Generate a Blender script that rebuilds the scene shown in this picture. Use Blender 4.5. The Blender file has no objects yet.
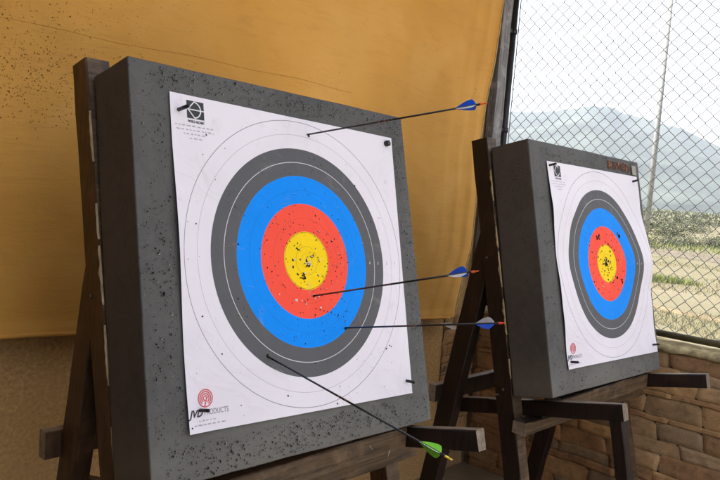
import bpy, bmesh, math, random
from mathutils import Vector, Matrix, noise, Euler
random.seed(11)
sc = bpy.context.scene
COL = sc.collection
R = math.radians

# ------------------------------------------------------------------ render / colour
sc.render.engine = 'CYCLES'
sc.view_settings.view_transform = 'Standard'
sc.view_settings.look = 'None'
sc.view_settings.gamma = 1
sc.view_settings.use_curve_mapping = False
sc.view_settings.exposure = 2.3
sc.cycles.max_bounces = 10
sc.cycles.diffuse_bounces = 6
sc.cycles.volume_bounces = 0

# ------------------------------------------------------------------ materials
def new_mat(name):
    m = bpy.data.materials.new(name); m.use_nodes = True
    nt = m.node_tree; b = nt.nodes['Principled BSDF']
    return m, nt, b
def N(nt, typ, **kw):
    n = nt.nodes.new(typ)
    for k, v in kw.items():
        if k.startswith('i_'): n.inputs[k[2:].replace('_', ' ')].default_value = v
        else: setattr(n, k, v)
    return n
def L(nt, a, b): nt.links.new(a, b)
def ramp(nt, fac, stops, interp='LINEAR'):
    r = nt.nodes.new('ShaderNodeValToRGB'); r.color_ramp.interpolation = interp
    e = r.color_ramp.elements
    while len(e) < len(stops): e.new(0.5)
    for i, (p, c) in enumerate(stops):
        e[i].position = p; e[i].color = (c[0], c[1], c[2], 1) if len(c) == 3 else c
    L(nt, fac, r.inputs[0]); return r.outputs[0]
def mapping(nt, scale=(1, 1, 1), coord='Object', rot=(0, 0, 0)):
    tc = N(nt, 'ShaderNodeTexCoord'); mp = N(nt, 'ShaderNodeMapping')
    mp.inputs['Scale'].default_value = scale; mp.inputs['Rotation'].default_value = rot
    L(nt, tc.outputs[coord], mp.inputs[0]); return mp.outputs[0]
def noise_t(nt, vec, scale, detail=6, rough=.6, dist=0):
    n = N(nt, 'ShaderNodeTexNoise'); n.inputs['Scale'].default_value = scale
    n.inputs['Detail'].default_value = detail; n.inputs['Roughness'].default_value = rough
    n.inputs['Distortion'].default_value = dist
    if vec is not None: L(nt, vec, n.inputs['Vector'])
    return n.outputs['Fac']
def mixc(nt, fac, a, b, mode='MIX'):
    m = nt.nodes.new('ShaderNodeMix'); m.data_type = 'RGBA'; m.blend_type = mode
    for sock, v in ((m.inputs[0], fac), (m.inputs[6], a), (m.inputs[7], b)):
        if hasattr(v, 'is_linked') or hasattr(v, 'links'): L(nt, v, sock)
        elif isinstance(v, (int, float)): sock.default_value = v
        else: sock.default_value = (v[0], v[1], v[2], 1)
    return m.outputs[2]
def math_n(nt, op, a, b=0.0, clamp=False):
    m = nt.nodes.new('ShaderNodeMath'); m.operation = op; m.use_clamp = clamp
    for sock, v in ((m.inputs[0], a), (m.inputs[1], b)):
        if hasattr(v, 'links'): L(nt, v, sock)
        else: sock.default_value = v
    return m.outputs[0]
def bump(nt, b, h, strength=.3, dist=.005, prev=None):
    n = N(nt, 'ShaderNodeBump'); n.inputs['Strength'].default_value = strength
    n.inputs['Distance'].default_value = dist
    L(nt, h, n.inputs['Height'])
    if prev is not None: L(nt, prev, n.inputs['Normal'])
    L(nt, n.outputs[0], b.inputs['Normal']); return n.outputs[0]

def mat_simple(name, col, rough=.6, var=.15, scale=40, spec=.4, bmp=0.0):
    m, nt, b = new_mat(name)
    v = mapping(nt)
    f = noise_t(nt, v, scale)
    c = ramp(nt, f, [(.3, [x * (1 - var) for x in col]), (.7, [min(1, x * (1 + var)) for x in col])])
    L(nt, c, b.inputs['Base Color']); b.inputs['Roughness'].default_value = rough
    b.inputs['Specular IOR Level'].default_value = spec
    if bmp: bump(nt, b, f, bmp, .002)
    return m

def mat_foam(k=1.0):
    m, nt, b = new_mat('dense grey foam' if k == 1 else 'foam side with painted shade')
    v = mapping(nt)
    big = noise_t(nt, v, 2.6, 5, .6, .4)
    mid = noise_t(nt, v, 22, 6, .7)
    fine = noise_t(nt, v, 260, 3, .7)
    c = ramp(nt, big, [(.3, (.066, .063, .062)), (.55, (.088, .084, .083)), (.75, (.112, .107, .103))])
    c = mixc(nt, ramp(nt, mid, [(.35, (0, 0, 0)), (.7, (.5, .5, .5))]), c, (.120, .116, .113))
    # pores
    vo = N(nt, 'ShaderNodeTexVoronoi'); vo.inputs['Scale'].default_value = 95; L(nt, v, vo.inputs['Vector'])
    vo.inputs['Randomness'].default_value = 1
    dens = noise_t(nt, v, 6, 4, .6)
    sepc = N(nt, 'ShaderNodeSeparateColor'); L(nt, vo.outputs['Color'], sepc.inputs[0])
    lim = math_n(nt, 'MULTIPLY', ramp(nt, dens, [(.36, (.12, .12, .12)), (.66, (.50, .50, .50))]), math_n(nt, 'POWER', sepc.outputs[0], 2.2))
    pore = math_n(nt, 'LESS_THAN', vo.outputs['Distance'], lim)
    c = mixc(nt, math_n(nt, 'MULTIPLY', pore, .75), c, (.035, .033, .033))
    vo2 = N(nt, 'ShaderNodeTexVoronoi'); vo2.inputs['Scale'].default_value = 150; L(nt, v, vo2.inputs['Vector'])
    spk = math_n(nt, 'LESS_THAN', vo2.outputs['Distance'], math_n(nt, 'MULTIPLY', lim, .55))
    c = mixc(nt, math_n(nt, 'MULTIPLY', spk, .5), c, (.27, .26, .25))
    # dust and dirt gathering low on the block
    tc = N(nt, 'ShaderNodeSeparateXYZ'); L(nt, v, tc.inputs[0])
    low = ramp(nt, math_n(nt, 'ADD', math_n(nt, 'MULTIPLY', tc.outputs[2], -1), math_n(nt, 'MULTIPLY', big, .35)),
               [(.58, (0, 0, 0)), (.80, (.6, .6, .6))])
    c = mixc(nt, low, c, (.170, .158, .142))
    if k != 1: c = mixc(nt, 1.0, c, (k * 1.12, k * .96, k * .84), 'MULTIPLY')  # darker, warmer copy: shade painted into the side colour
    L(nt, c, b.inputs['Base Color']); b.inputs['Roughness'].default_value = .78
    b.inputs['Specular IOR Level'].default_value = .3
    p = bump(nt, b, fine, .25, .002)
    p = bump(nt, b, mid, .35, .006, p)
    bump(nt, b, math_n(nt, 'MULTIPLY', pore, -1), .6, .003, p)
    return m
def mat_wood(name, dark, light, spread=(.35, .75), rough=.55, axis='Z', bmp=.5):
    m, nt, b = new_mat(name)
    s = {'Z': (28, 28, 1.6), 'X': (1.6, 28, 28), 'Y': (28, 1.6, 28)}[axis]
    v = mapping(nt, s, 'Object')
    g = noise_t(nt, v, 2.2, 8, .65, .6)
    v2 = mapping(nt, (1, 1, 1), 'Object')
    w = noise_t(nt, v2, 9, 5, .65)
    c = ramp(nt, g, [(spread[0], dark), (spread[1], light)])
    c = mixc(nt, ramp(nt, w, [(.5, (0, 0, 0)), (.72, (.55, .55, .55))]), c, [x * 1.7 for x in light])
    L(nt, c, b.inputs['Base Color']); b.inputs['Roughness'].default_value = rough
    b.inputs['Specular IOR Level'].default_value = .35
    bump(nt, b, g, bmp, .004); return m
def mat_canvas():
    m, nt, b = new_mat('ochre canvas')
    v = mapping(nt)
    big = noise_t(nt, v, .9, 5, .55, .5)
    mid = noise_t(nt, mapping(nt, (3, 3, 14)), 1.1, 7, .62, .8)
    c = ramp(nt, big, [(.3, (.62, .295, .056)), (.55, (.71, .350, .072)), (.75, (.77, .395, .092))])
    c = mixc(nt, ramp(nt, mid, [(.52, (0, 0, 0)), (.75, (.25, .25, .25))]), c, (.48, .23, .05))
    st = noise_t(nt, mapping(nt, (1.2, 1, 3.2)), 2.4, 6, .7, 1.2)
    c = mixc(nt, ramp(nt, st, [(.60, (0, 0, 0)), (.74, (.22, .22, .22))]), c, (.34, .175, .052))
    st2 = noise_t(nt, mapping(nt, (.5, 1, 6), rot=(0, .25, 0)), 3, 7, .7, 2.0)
    c = mixc(nt, ramp(nt, st2, [(.56, (0, 0, 0)), (.66, (.15, .15, .15)), (.70, (0, 0, 0))]), c, (.40, .20, .055))
    pl_ = noise_t(nt, mapping(nt), 1.7, 3, .5, .3)
    c = mixc(nt, ramp(nt, pl_, [(.5, (0, 0, 0)), (.72, (.35, .35, .35))]), c, (.80, .47, .15))
    # the weave
    wv = noise_t(nt, mapping(nt, (1, 1, 1)), 420, 2, .6)
    L(nt, c, b.inputs['Base Color']); b.inputs['Roughness'].default_value = .75
    b.inputs['Specular IOR Level'].default_value = .25
    p = bump(nt, b, wv, .15, .001)
    bump(nt, b, mid, .35, .012, p); return m
def mat_stucco():
    m, nt, b = new_mat('rough brown render')
    v = mapping(nt)
    a = noise_t(nt, v, 55, 8, .75); g = noise_t(nt, v, 190, 4, .7); l = noise_t(nt, v, 2.2, 5, .6)
    c = ramp(nt, a, [(.3, (.26, .150, .058)), (.5, (.52, .310, .125)), (.7, (.74, .47, .20))])
    c = mixc(nt, ramp(nt, l, [(.4, (0, 0, 0)), (.7, (.5, .5, .5))]), c, (.44, .27, .11))
    L(nt, c, b.inputs['Base Color']); b.inputs['Roughness'].default_value = .95
    p = bump(nt, b, a, .8, .008); bump(nt, b, g, .5, .003, p); return m
def mat_stone():
    m, nt, b = new_mat('split ledge stone')
    at = N(nt, 'ShaderNodeAttribute'); at.attribute_name = 'tint'
    v = mapping(nt)
    n1 = noise_t(nt, v, 14, 8, .7, .6); n2 = noise_t(nt, v, 150, 6, .8)
    lay = noise_t(nt, mapping(nt, (3, 3, 30)), 2, 6, .6, .4)
    c = mixc(nt, .85, at.outputs['Color'], ramp(nt, n1, [(.3, (.50, .47, .43)), (.5, (.95, .92, .88)), (.7, (1.35, 1.28, 1.15))]), 'MULTIPLY')
    c = mixc(nt, ramp(nt, lay, [(.5, (0, 0, 0)), (.8, (.4, .4, .4))]), c, (.16, .095, .05))
    c = mixc(nt, ramp(nt, n2, [(.5, (0, 0, 0)), (.7, (.5, .5, .5))]), c, (.42, .33, .21))
    L(nt, c, b.inputs['Base Color']); b.inputs['Roughness'].default_value = .9
    p = bump(nt, b, n1, .6, .007); bump(nt, b, n2, .8, .004, p); return m
def mat_mortar():
    return mat_simple('dark earthy mortar', (.13, .092, .055), .95, .35, 30, .2, .8)
def mat_rings(cx=0.0, cz=0.0):
    m, nt, b = new_mat('printed target paper')
    at = N(nt, 'ShaderNodeUVMap'); at.uv_map = 'flat'
    sep = N(nt, 'ShaderNodeSeparateXYZ'); L(nt, at.outputs[0], sep.inputs[0])
    x = math_n(nt, 'SUBTRACT', sep.outputs[0], .5); z = math_n(nt, 'SUBTRACT', sep.outputs[1], .5)
    r = math_n(nt, 'SQRT', math_n(nt, 'ADD', math_n(nt, 'MULTIPLY', x, x), math_n(nt, 'MULTIPLY', z, z)))
    k = .05125
    paper = (.77, .715, .79)
    c = ramp(nt, r, [(0, (.93, .62, .003)), (2 * k, (.92, .085, .050)), (4 * k, (.0, .245, .88)), (6 * k, (.105, .103, .112)), (8 * k, paper)], 'CONSTANT')
    def line(rad, w, col, a):
        nonlocal c
        d = math_n(nt, 'ABSOLUTE', math_n(nt, 'SUBTRACT', r, rad))
        f = math_n(nt, 'MULTIPLY', math_n(nt, 'LESS_THAN', d, w), a)
        c = mixc(nt, f, c, col)
    line(k * .5, .0007, (.25, .15, .01), .5); line(k, .0008, (.2, .12, .01), .6); line(2 * k, .0009, (.05, .03, .01), .8)
    line(3 * k, .0007, (.35, .03, .02), .35); line(5 * k, .0007, (.0, .08, .3), .35)
    line(7 * k, .0012, (.7, .68, .72), .85); line(9 * k, .0009, (.25, .24, .27), .55); line(10 * k, .0012, (.12, .11, .13), .75)
    v = mapping(nt)
    dirt = noise_t(nt, mapping(nt, (1, 1, 1)), 9, 8, .72, 1.2)
    c = mixc(nt, ramp(nt, dirt, [(.58, (0, 0, 0)), (.72, (.22, .22, .22))]), c, (.42, .36, .30))
    cr_ = noise_t(nt, mapping(nt, (1, 1, 1)), 2.1, 4, .5, 1.5)
    n = noise_t(nt, v, 3, 5, .6, .5)
    c = mixc(nt, .5, c, ramp(nt, n, [(.3, (.86, .86, .86)), (.6, (1, 1, 1))]), 'MULTIPLY')
    L(nt, c, b.inputs['Base Color']); b.inputs['Roughness'].default_value = .62
    b.inputs['Specular IOR Level'].default_value = .15
    fib = noise_t(nt, v, 60, 6, .6)
    p = bump(nt, b, fib, .12, .002)
    rid = math_n(nt, 'ABSOLUTE', math_n(nt, 'SUBTRACT', cr_, .5))
    bump(nt, b, ramp(nt, rid, [(0, (1, 1, 1)), (.03, (.3, .3, .3)), (.12, (0, 0, 0))]), .35, .004, p)
    return m
def mat_ground():
    m, nt, b = new_mat('dry field soil')
    v = mapping(nt)
    f = noise_t(nt, v, .12, 8, .62, .4); g = noise_t(nt, v, 1.5, 8, .7); h = noise_t(nt, v, 9, 6, .75)
    c = ramp(nt, f, [(.35, (.185, .165, .12)), (.5, (.15, .14, .095)), (.62, (.115, .12, .070))])
    c = mixc(nt, ramp(nt, g, [(.45, (0, 0, 0)), (.7, (.75, .75, .75))]), c, (.15, .125, .08))
    c = mixc(nt, ramp(nt, h, [(.4, (.55, .55, .55)), (.6, (0, 0, 0))]), c, (.14, .11, .065))
    L(nt, c, b.inputs['Base Color']); b.inputs['Roughness'].default_value = .95
    b.inputs['Specular IOR Level'].default_value = .1
    bump(nt, b, g, .8, .08); return m

M = {}
M['foam'] = mat_foam()
M['foam_shaded'] = mat_foam(.66)
M['hole'] = mat_simple('dark arrow hole', (.012, .011, .011), .9, .3, 200, .1)
M['crumb'] = mat_simple('pale torn foam crumb', (.30, .29, .28), .9, .2, 200, .1)
M['wood'] = mat_wood('dark stained timber', (.006, .0025, .0014), (.023, .0095, .005))
M['wood_brown'] = mat_wood('red brown stained timber', (.030, .013, .006), (.085, .040, .016))
M['wood_front_lit'] = mat_wood('worn and lit timber front', (.038, .022, .012), (.135, .085, .048), axis='X')
M['endgrain_lit_top'] = mat_wood('sawn end grain and lit tops', (.11, .085, .062), (.26, .20, .15), axis='Y')
M['pale_wood'] = mat_wood('split raw timber', (.22, .15, .08), (.55, .42, .27))
M['postwood'] = mat_wood('weathered grey timber', (.10, .09, .088), (.34, .31, .31), bmp=.9)
M['canvas'] = mat_canvas()
M['canvas_hole'] = mat_simple('puncture in canvas', (.20, .085, .022), .9, .5, 60, .1)
M['stitch'] = mat_simple('seam thread', (.52, .26, .065), .8, .2, 60, .1)
M['stucco'] = mat_stucco()
M['stone'] = mat_stone()
M['mortar'] = mat_mortar()
M['ring'] = mat_rings()
M['hole_white'] = mat_simple('torn paper edge', (.62, .58, .56), .8, .1, 60, .1)
M['ink'] = mat_simple('black print', (.045, .045, .052), .6, .1, 60, .2)
M['ink_grey'] = mat_simple('grey print', (.26, .25, .29), .6, .1, 60, .2)
M['ink_red'] = mat_simple('red print', (.62, .085, .10), .6, .1, 60, .2)
M['ink_white'] = mat_simple('white print', (.72, .70, .74), .6, .1, 60, .2)
M['pin'] = mat_simple('black plastic', (.010, .010, .012), .4, .2, 60, .5)
M['carbon'] = mat_simple('black carbon tube', (.012, .011, .012), .3, .2, 90, .5)
M['blue'] = mat_simple('blue vane plastic', (.004, .095, .70), .35, .12, 50, .5)
M['white'] = mat_simple('white vane plastic', (.72, .72, .74), .35, .05, 50, .5)
M['green'] = mat_simple('green vane plastic', (.20, .62, .045), .35, .12, 50, .5)
M['palegreen'] = mat_simple('pale green vane plastic', (.55, .74, .42), .35, .12, 50, .5)
M['orange'] = mat_simple('orange nock plastic', (.95, .13, .02), .3, .08, 50, .5)
M['redorange'] = mat_simple('red nock plastic', (.95, .065, .035), .3, .08, 50, .5)
M['yellow'] = mat_simple('yellow nock plastic', (.85, .62, .05), .3, .08, 50, .5)
M['decal'] = mat_simple('orange shaft decal', (.55, .22, .08), .5, .4, 300, .3)
M['steel'] = mat_simple('bare steel', (.35, .35, .36), .35, .1, 90, .6)
M['galv'] = mat_simple('galvanised wire', (.26, .26, .265), .55, .25, 60, .4)
M['darkpipe'] = mat_simple('dark painted pipe', (.025, .024, .027), .45, .3, 30, .45)
M['rail'] = mat_simple('olive painted rail', (.085, .070, .035), .6, .35, 25, .3)
M['cap'] = mat_simple('lumpy cement cap', (.36, .29, .16), .95, .5, 18, .1, .9)
M['ground'] = mat_ground()
M['road'] = mat_simple('packed dirt road', (.13, .11, .085), .95, .25, 3, .1, .5)
M['strip'] = mat_simple('dry straw strip', (.22, .205, .115), .95, .3, 2, .1, .5)
M['edging'] = mat_simple('earth edging', (.15, .12, .075), .95, .3, 5, .1, .6)
M['floor'] = mat_simple('dusty earth floor', (.26, .20, .14), .9, .22, 3, .2, .4)
M['rust'] = mat_simple('rusty bolt', (.075, .045, .03), .7, .4, 200, .3)
M['bounce_yard'] = mat_simple('pale bounce ground', (.52, .46, .36), .95, .2, 6, .1, .4)
M['hill'] = mat_simple('scrub mountain', (.055, .062, .050), .95, .7, .004, .1)
M['leaf'] = mat_simple('olive leaf', (.13, .135, .085), .8, .45, 1.5, .2)
M['grassy'] = mat_simple('yellow green grass', (.14, .16, .055), .8, .4, 3, .2)
M['straw'] = mat_simple('straw grass', (.19, .17, .09), .85, .35, 2, .2)
M['bark'] = mat_simple('grey bark', (.12, .10, .08), .9, .3, 12, .1)
M['concrete'] = mat_simple('pale concrete', (.24, .24, .235), .9, .2, 4, .2)
M['roofing'] = mat_simple('shade roof sheet', (.30, .27, .24), .7, .2, 3, .3)
M['shade_planks'] = mat_simple('unseen shade planks', (.055, .042, .032), .8, .3, 6, .2)
M['scorch'] = mat_simple('burnt orange paint', (.33, .155, .085), .8, .35, 60, .1)
M['scorch_dark'] = mat_simple('dark burnt lettering', (.10, .035, .018), .8, .35, 60, .1)
M['tag'] = mat_simple('faded card', (.34, .31, .28), .8, .15, 30, .1)

# ------------------------------------------------------------------ object helpers
def link(o, parent=None):
    COL.objects.link(o)
    if parent: o.parent = parent
    return o
def obj(name, bm, mats, parent=None, smooth=False, recalc=True):
    if recalc: bmesh.ops.recalc_face_normals(bm, faces=bm.faces)
    me = bpy.data.meshes.new(name); bm.to_mesh(me); bm.free()
    for m in (mats if isinstance(mats, (list, tuple)) else [mats]): me.materials.append(m)
    if smooth: me.polygons.foreach_set('use_smooth', [True] * len(me.polygons))
    return link(bpy.data.objects.new(name, me), parent)
def tag(o, label=None, cat=None, group=None, kind=None):
    if label: o['label'] = label
    if cat: o['category'] = cat
    if group: o['group'] = group
    if kind: o['kind'] = kind
    return o
def empty(name, mat4, label, cat, group=None):
    o = bpy.data.objects.new(name, None); o.empty_display_size = .1; COL.objects.link(o)
    o.matrix_world = mat4; return tag(o, label, cat, group)
def new_bm(): return bmesh.new()
def box(bm, lo, hi, mi=0):
    vs = [bm.verts.new((x, y, z)) for x in (lo[0], hi[0]) for y in (lo[1], hi[1]) for z in (lo[2], hi[2])]
    fs = []
    for q in ((0, 1, 3, 2), (4, 6, 7, 5), (0, 4, 5, 1), (2, 3, 7, 6), (0, 2, 6, 4), (1, 5, 7, 3)):
        f = bm.faces.new([vs[i] for i in q]); f.material_index = mi; fs.append(f)
    return vs, fs
def tube(bm, pts, rad, seg=8, mi=0, cap=True):
    """tube along a polyline, rad a number or one per point"""
    pts = [Vector(p) for p in pts]; rads = rad if isinstance(rad, (list, tuple)) else [rad] * len(pts)
    rings = []; up = None
    for i, p in enumerate(pts):
        d = (pts[min(i + 1, len(pts) - 1)] - pts[max(i - 1, 0)]).normalized()
        if up is None: up = d.orthogonal().normalized()
        up = (up - d * up.dot(d)).normalized(); w = d.cross(up)
        rings.append([bm.verts.new(p + (up * math.cos(a) + w * math.sin(a)) * rads[i]) for a in [2 * math.pi * k / seg for k in range(seg)]])
    for a, b in zip(rings, rings[1:]):
        for k in range(seg):
            f = bm.faces.new((a[k], a[(k + 1) % seg], b[(k + 1) % seg], b[k])); f.material_index = mi; f.smooth = True
    if cap:
        for r in (rings[0], rings[-1]): f = bm.faces.new(r); f.material_index = mi
def beam(name, a, b, width, depth, side, parent, mats, wob=.002, chip=0, end_mi=1, front_mi=None, front_dir=None, label=None):
    """squared timber from a to b; side = direction of the width; edges softened, slightly irregular; ends get end grain"""
    a = Vector(a); b = Vector(b); d = (b - a); ln = d.length; d.normalize()
    side = Vector(side); side = (side - d * side.dot(d)).normalized(); th = d.cross(side)
    bm = new_bm(); n = max(6, int(ln / .05)); rings = []
    seed = random.random() * 50
    ch = .004
    prof = []
    w2, t2 = width / 2, depth / 2
    for sx, sy in ((-1, -1), (1, -1), (1, 1), (-1, 1)):
        c = Vector((sx * w2, sy * t2))
        if sx * sy > 0: prof += [(c.x - sx * 0, c.y - sy * ch), (c.x - sx * ch, c.y)]
        else: prof += [(c.x - sx * ch, c.y), (c.x, c.y - sy * ch)]
    for i in range(n + 1):
        p = a + d * (ln * i / n); ring = []
        for k, (px, py) in enumerate(prof):
            q = p + side * px + th * py
            nn = noise.noise_vector(q * 7 + Vector((seed, k * .7, 0)))
            ring.append(bm.verts.new(q + nn * wob))
        rings.append(ring)
    for r0, r1 in zip(rings, rings[1:]):
        for k in range(8):
            f = bm.faces.new((r0[k], r0[(k + 1) % 8], r1[(k + 1) % 8], r1[k]))
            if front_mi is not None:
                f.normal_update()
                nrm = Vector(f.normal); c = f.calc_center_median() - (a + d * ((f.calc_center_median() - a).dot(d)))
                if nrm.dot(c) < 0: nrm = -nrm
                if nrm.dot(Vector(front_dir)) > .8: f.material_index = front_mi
    for r in (rings[0], rings[-1]): f = bm.faces.new(r); f.material_index = end_mi
    o = obj(name, bm, mats, parent)
    if label: o['label'] = label
    return o

# ------------------------------------------------------------------ camera
cam = bpy.data.cameras.new('camera'); co = bpy.data.objects.new('camera', cam); COL.objects.link(co)
cam.sensor_width = 36; cam.lens = 35.89; cam.clip_end = 30000; cam.clip_start = .02
m = Matrix(((.6868, -.0005, -.7268), (-.7226, .1072, -.6829), (.0782, .9942, .0732)))
co.matrix_world = Matrix.Translation((-1.7381, -1.8774, 1.58)) @ m.to_quaternion().to_matrix().to_4x4()
sc.camera = co

# ------------------------------------------------------------------ light
SUN_EL, SUN_AZ = 52, 125            # azimuth measured from +X towards +Y: the sun stands behind the back wall
sd = Vector((math.cos(R(SUN_EL)) * math.cos(R(SUN_AZ)), math.cos(R(SUN_EL)) * math.sin(R(SUN_AZ)), math.sin(R(SUN_EL))))
w = bpy.data.worlds.new('World'); sc.world = w; w.use_nodes = True
nt = w.node_tree; bg = nt.nodes['Background']
sky = nt.nodes.new('ShaderNodeTexSky'); sky.sky_type = 'NISHITA'; sky.sun_disc = False
sky.sun_elevation = R(SUN_EL); sky.sun_rotation = math.atan2(sd.x, sd.y)
sky.air_density = .8; sky.dust_density = 1.2; sky.ozone_density = 1.0
hs = nt.nodes.new('ShaderNodeHueSaturation'); hs.inputs['Saturation'].default_value = .22; nt.links.new(sky.outputs[0], hs.inputs['Color'])
nt.links.new(hs.outputs[0], bg.inputs[0]); bg.inputs[1].default_value = .115
sl = bpy.data.lights.new('sun', 'SUN'); so = bpy.data.objects.new('sun', sl); COL.objects.link(so)
sl.energy = 3.4; sl.angle = R(.5); sl.color = (1, .94, .85)
so.rotation_euler = sd.to_track_quat('Z', 'Y').to_euler()

# ------------------------------------------------------------------ setting: ground, road, hills
def sheet(name, pts, z, mat, label=None):
    bm = new_bm(); bm.faces.new([bm.verts.new((x, y, z)) for x, y in pts]); o = obj(name, bm, mat)
    return tag(o, kind='structure')
GZ = -.5
sheet('ground', [(-9000, -9000), (9000, -9000), (9000, 9000), (-9000, 9000)], GZ, M['ground'])
sheet('floor', [(-5, -1.9), (2.95, -1.9), (2.95, 1.3), (-5, 1.3)], GZ + .006, M['floor'])
sheet('bounce_yard', [(-3.05, -16), (2.95, -16), (2.95, -1.9), (-3.05, -1.9)], GZ + .006, M['bounce_yard'])  # added out of view, pale so sunlight bounces onto the targets
def band(name, x0, w, mat, z, k=.40):
    """a strip across the field, wavy edges, running roughly along Y"""
    bm = new_bm(); prev = None
    for i in range(121):
        y = -60 + i * 1.4
        cx = x0 + k * (y - 13.9)
        a = bm.verts.new((cx - w / 2 + .35 * noise.noise(Vector((y * .4, x0, 0))), y, z))
        b = bm.verts.new((cx + w / 2 + .35 * noise.noise(Vector((y * .4, x0, 5))), y, z))
        if prev: bm.faces.new((prev[0], prev[1], b, a))
        prev = (a, b)
    return tag(obj(name, bm, mat), kind='structure')
band('dirt_road', 37, 6.0, M['road'], GZ + .008)
band('dirt_path', 51, 8.0, M['strip'], GZ + .008)
bm = new_bm(); prev = None                                   # low earth kerb at the near edge of the field
rows = []
for i in range(200):
    y = -12 + i * .15
    cx = 13.9 + .30 * (y - 4.4); h = .07 + .02 * noise.noise(Vector((y * 2, 0, 0)))
    j = .03 * noise.noise(Vector((y * 1.5, 3, 0)))
    rows.append([bm.verts.new((cx - .12 + j, y, GZ - .02)), bm.verts.new((cx - .06 + j, y, GZ + h)), bm.verts.new((cx + .06 + j, y, GZ + h * .9)), bm.verts.new((cx + .12 + j, y, GZ - .02))])
for a, b in zip(rows, rows[1:]):
    for k in range(3): bm.faces.new((a[k], a[k + 1], b[k + 1], b[k]))
tag(obj('kerb', bm, M['edging'], smooth=True), kind='structure')

def ridge_el(az):
    P = [(-40, 2.5), (-10, 3.2), (5, 3.6), (12, 4.4), (17.4, 5.32), (20.1, 6.6), (21.7, 6.93), (24.1, 7.35), (24.9, 7.76), (26.3, 7.85), (28.9, 7.22), (32.1, 6.83), (38, 5.6), (50, 4.2), (90, 3)]
    for (a0, e0), (a1, e1) in zip(P, P[1:]):
        if a0 <= az <= a1:
            t = (az - a0) / (a1 - a0); return e0 + (e1 - e0) * t
    return 2.5
bm = new_bm(); grid = []
D0, D1 = 1900, 5200
for i in range(0, 521):
    az = -40 + i * .25; row = []
    for j in range(0, 41):
        t = j / 40; d = D0 + (D1 - D0) * t
        # crest at 4 km
        ht = math.tan(R(ridge_el(az))) * 4000
        prof = (t / .636) ** 1.35 if t < .636 else max(0, 1 - (t - .636) / .5)
        x, y = -1.74 + d * math.cos(R(az)), -1.88 + d * math.sin(R(az))
        nz = noise.fractal(Vector((x / 700, y / 700, 1.7)), 1.0, 2.1, 6)
        rd = 1 - abs(noise.noise(Vector((x / 420, y / 420, 9))))
        crest = max(0, 1 - abs(t - .636) / .08)
        z = ht * prof * (1 + (1 - crest) * (.20 * nz + .22 * (rd - .7))) + crest * 22 * nz + crest * 7 * noise.noise(Vector((x / 60, y / 60, 2)))
        row.append(bm.verts.new((x, y, z - (6 if j == 0 else 0))))
    grid.append(row)
for a, b in zip(grid, grid[1:]):
    for j in range(40): bm.faces.new((a[j], b[j], b[j + 1], a[j + 1]))
tag(obj('mountain', bm, M['hill'], smooth=True), kind='structure')

# haze
bm = new_bm(); box(bm, (-5600, -5600, -1.6), (5600, 5600, 900))
hz = obj('haze', bm, []); tag(hz, kind='stuff')
hm = bpy.data.materials.new('hazy air'); hm.use_nodes = True; hn = hm.node_tree; hn.nodes.clear()
out = hn.nodes.new('ShaderNodeOutputMaterial'); pv = hn.nodes.new('ShaderNodeVolumePrincipled')
pv.inputs['Color'].default_value = (.76, .86, .97, 1); pv.inputs['Density'].default_value = .00018
pv.inputs['Anisotropy'].default_value = .35
hn.links.new(pv.outputs[0], out.inputs['Volume']); hz.data.materials.append(hm)

# ------------------------------------------------------------------ vegetation
def leaf_clump(bm, c, rx, rz, n, size, mi=0, up=0.0):
    for _ in range(n):
        while True:
            p = Vector((random.uniform(-1, 1), random.uniform(-1, 1), random.uniform(0, 1)))
            if p.length < 1 and p.length > random.random() * .8: break
        q = Vector(c) + Vector((p.x * rx, p.y * rx, p.z * rz))
        q += noise.noise_vector(q * 1.3) * rx * .25
        e = Euler((random.uniform(0, 6), random.uniform(0, 6), random.uniform(0, 6))).to_matrix()
        s = size * random.uniform(.5, 1.4)
        vs = [bm.verts.new(q + e @ Vector(v) * s) for v in ((-.5, 0, 0), (0, -.28, 0), (.5, 0, .1), (0, .28, 0))]
        f = bm.faces.new(vs); f.material_index = mi
def blade_patch(bm, n, fx, hmin, hmax, wd, z0=-.5):
    for _ in range(n):
        x, y = fx(); h = random.uniform(hmin, hmax); a = random.uniform(0, 6.28)
        dx, dy = math.cos(a) * wd, math.sin(a) * wd; lx, ly = random.uniform(-.4, .4) * h, random.uniform(-.4, .4) * h
        bm.faces.new([bm.verts.new(v) for v in ((x - dx, y - dy, z0), (x + dx, y + dy, z0), (x + lx, y + ly, z0 + h))])
def ground_at(az, d): return (-1.74 + d * math.cos(R(az)), -1.88 + d * math.sin(R(az)))
protos = []
for k in range(3):
    r = empty('shrub', Matrix(), 'low olive green shrub standing in the hazy field far beyond the fence', 'shrub', 'shrubs in the field beyond the fence')
    bm = new_bm()
    for _ in range(6):
        a = random.uniform(0, 6.28); rr = random.uniform(0, .7)
        leaf_clump(bm, (math.cos(a) * rr, math.sin(a) * rr, .12), random.uniform(.35, .6), random.uniform(.5, 1.0), 300, .085)
    obj('foliage', bm, M['leaf'], r, recalc=False)
    bm = new_bm()
    for q in range(4): tube(bm, [(0, 0, 0), (random.uniform(-.3, .3), random.uniform(-.3, .3), .55)], [.04, .015], 5)
    obj('stem', bm, M['bark'], r); protos.append(r)
def copy_tree(src, parent=None):
    c = src.copy(); COL.objects.link(c)
    if parent: c.parent = parent
    for ch in list(src.children): copy_tree(ch, c)
    return c
spots = []
rs = random.Random(4)
for i in range(62):
    d = 52 * (8 ** (i / 62)); az = rs.uniform(4, 34); spots.append((az, d, rs.uniform(1.0, 2.3) * (1 + d / 260)))
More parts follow.
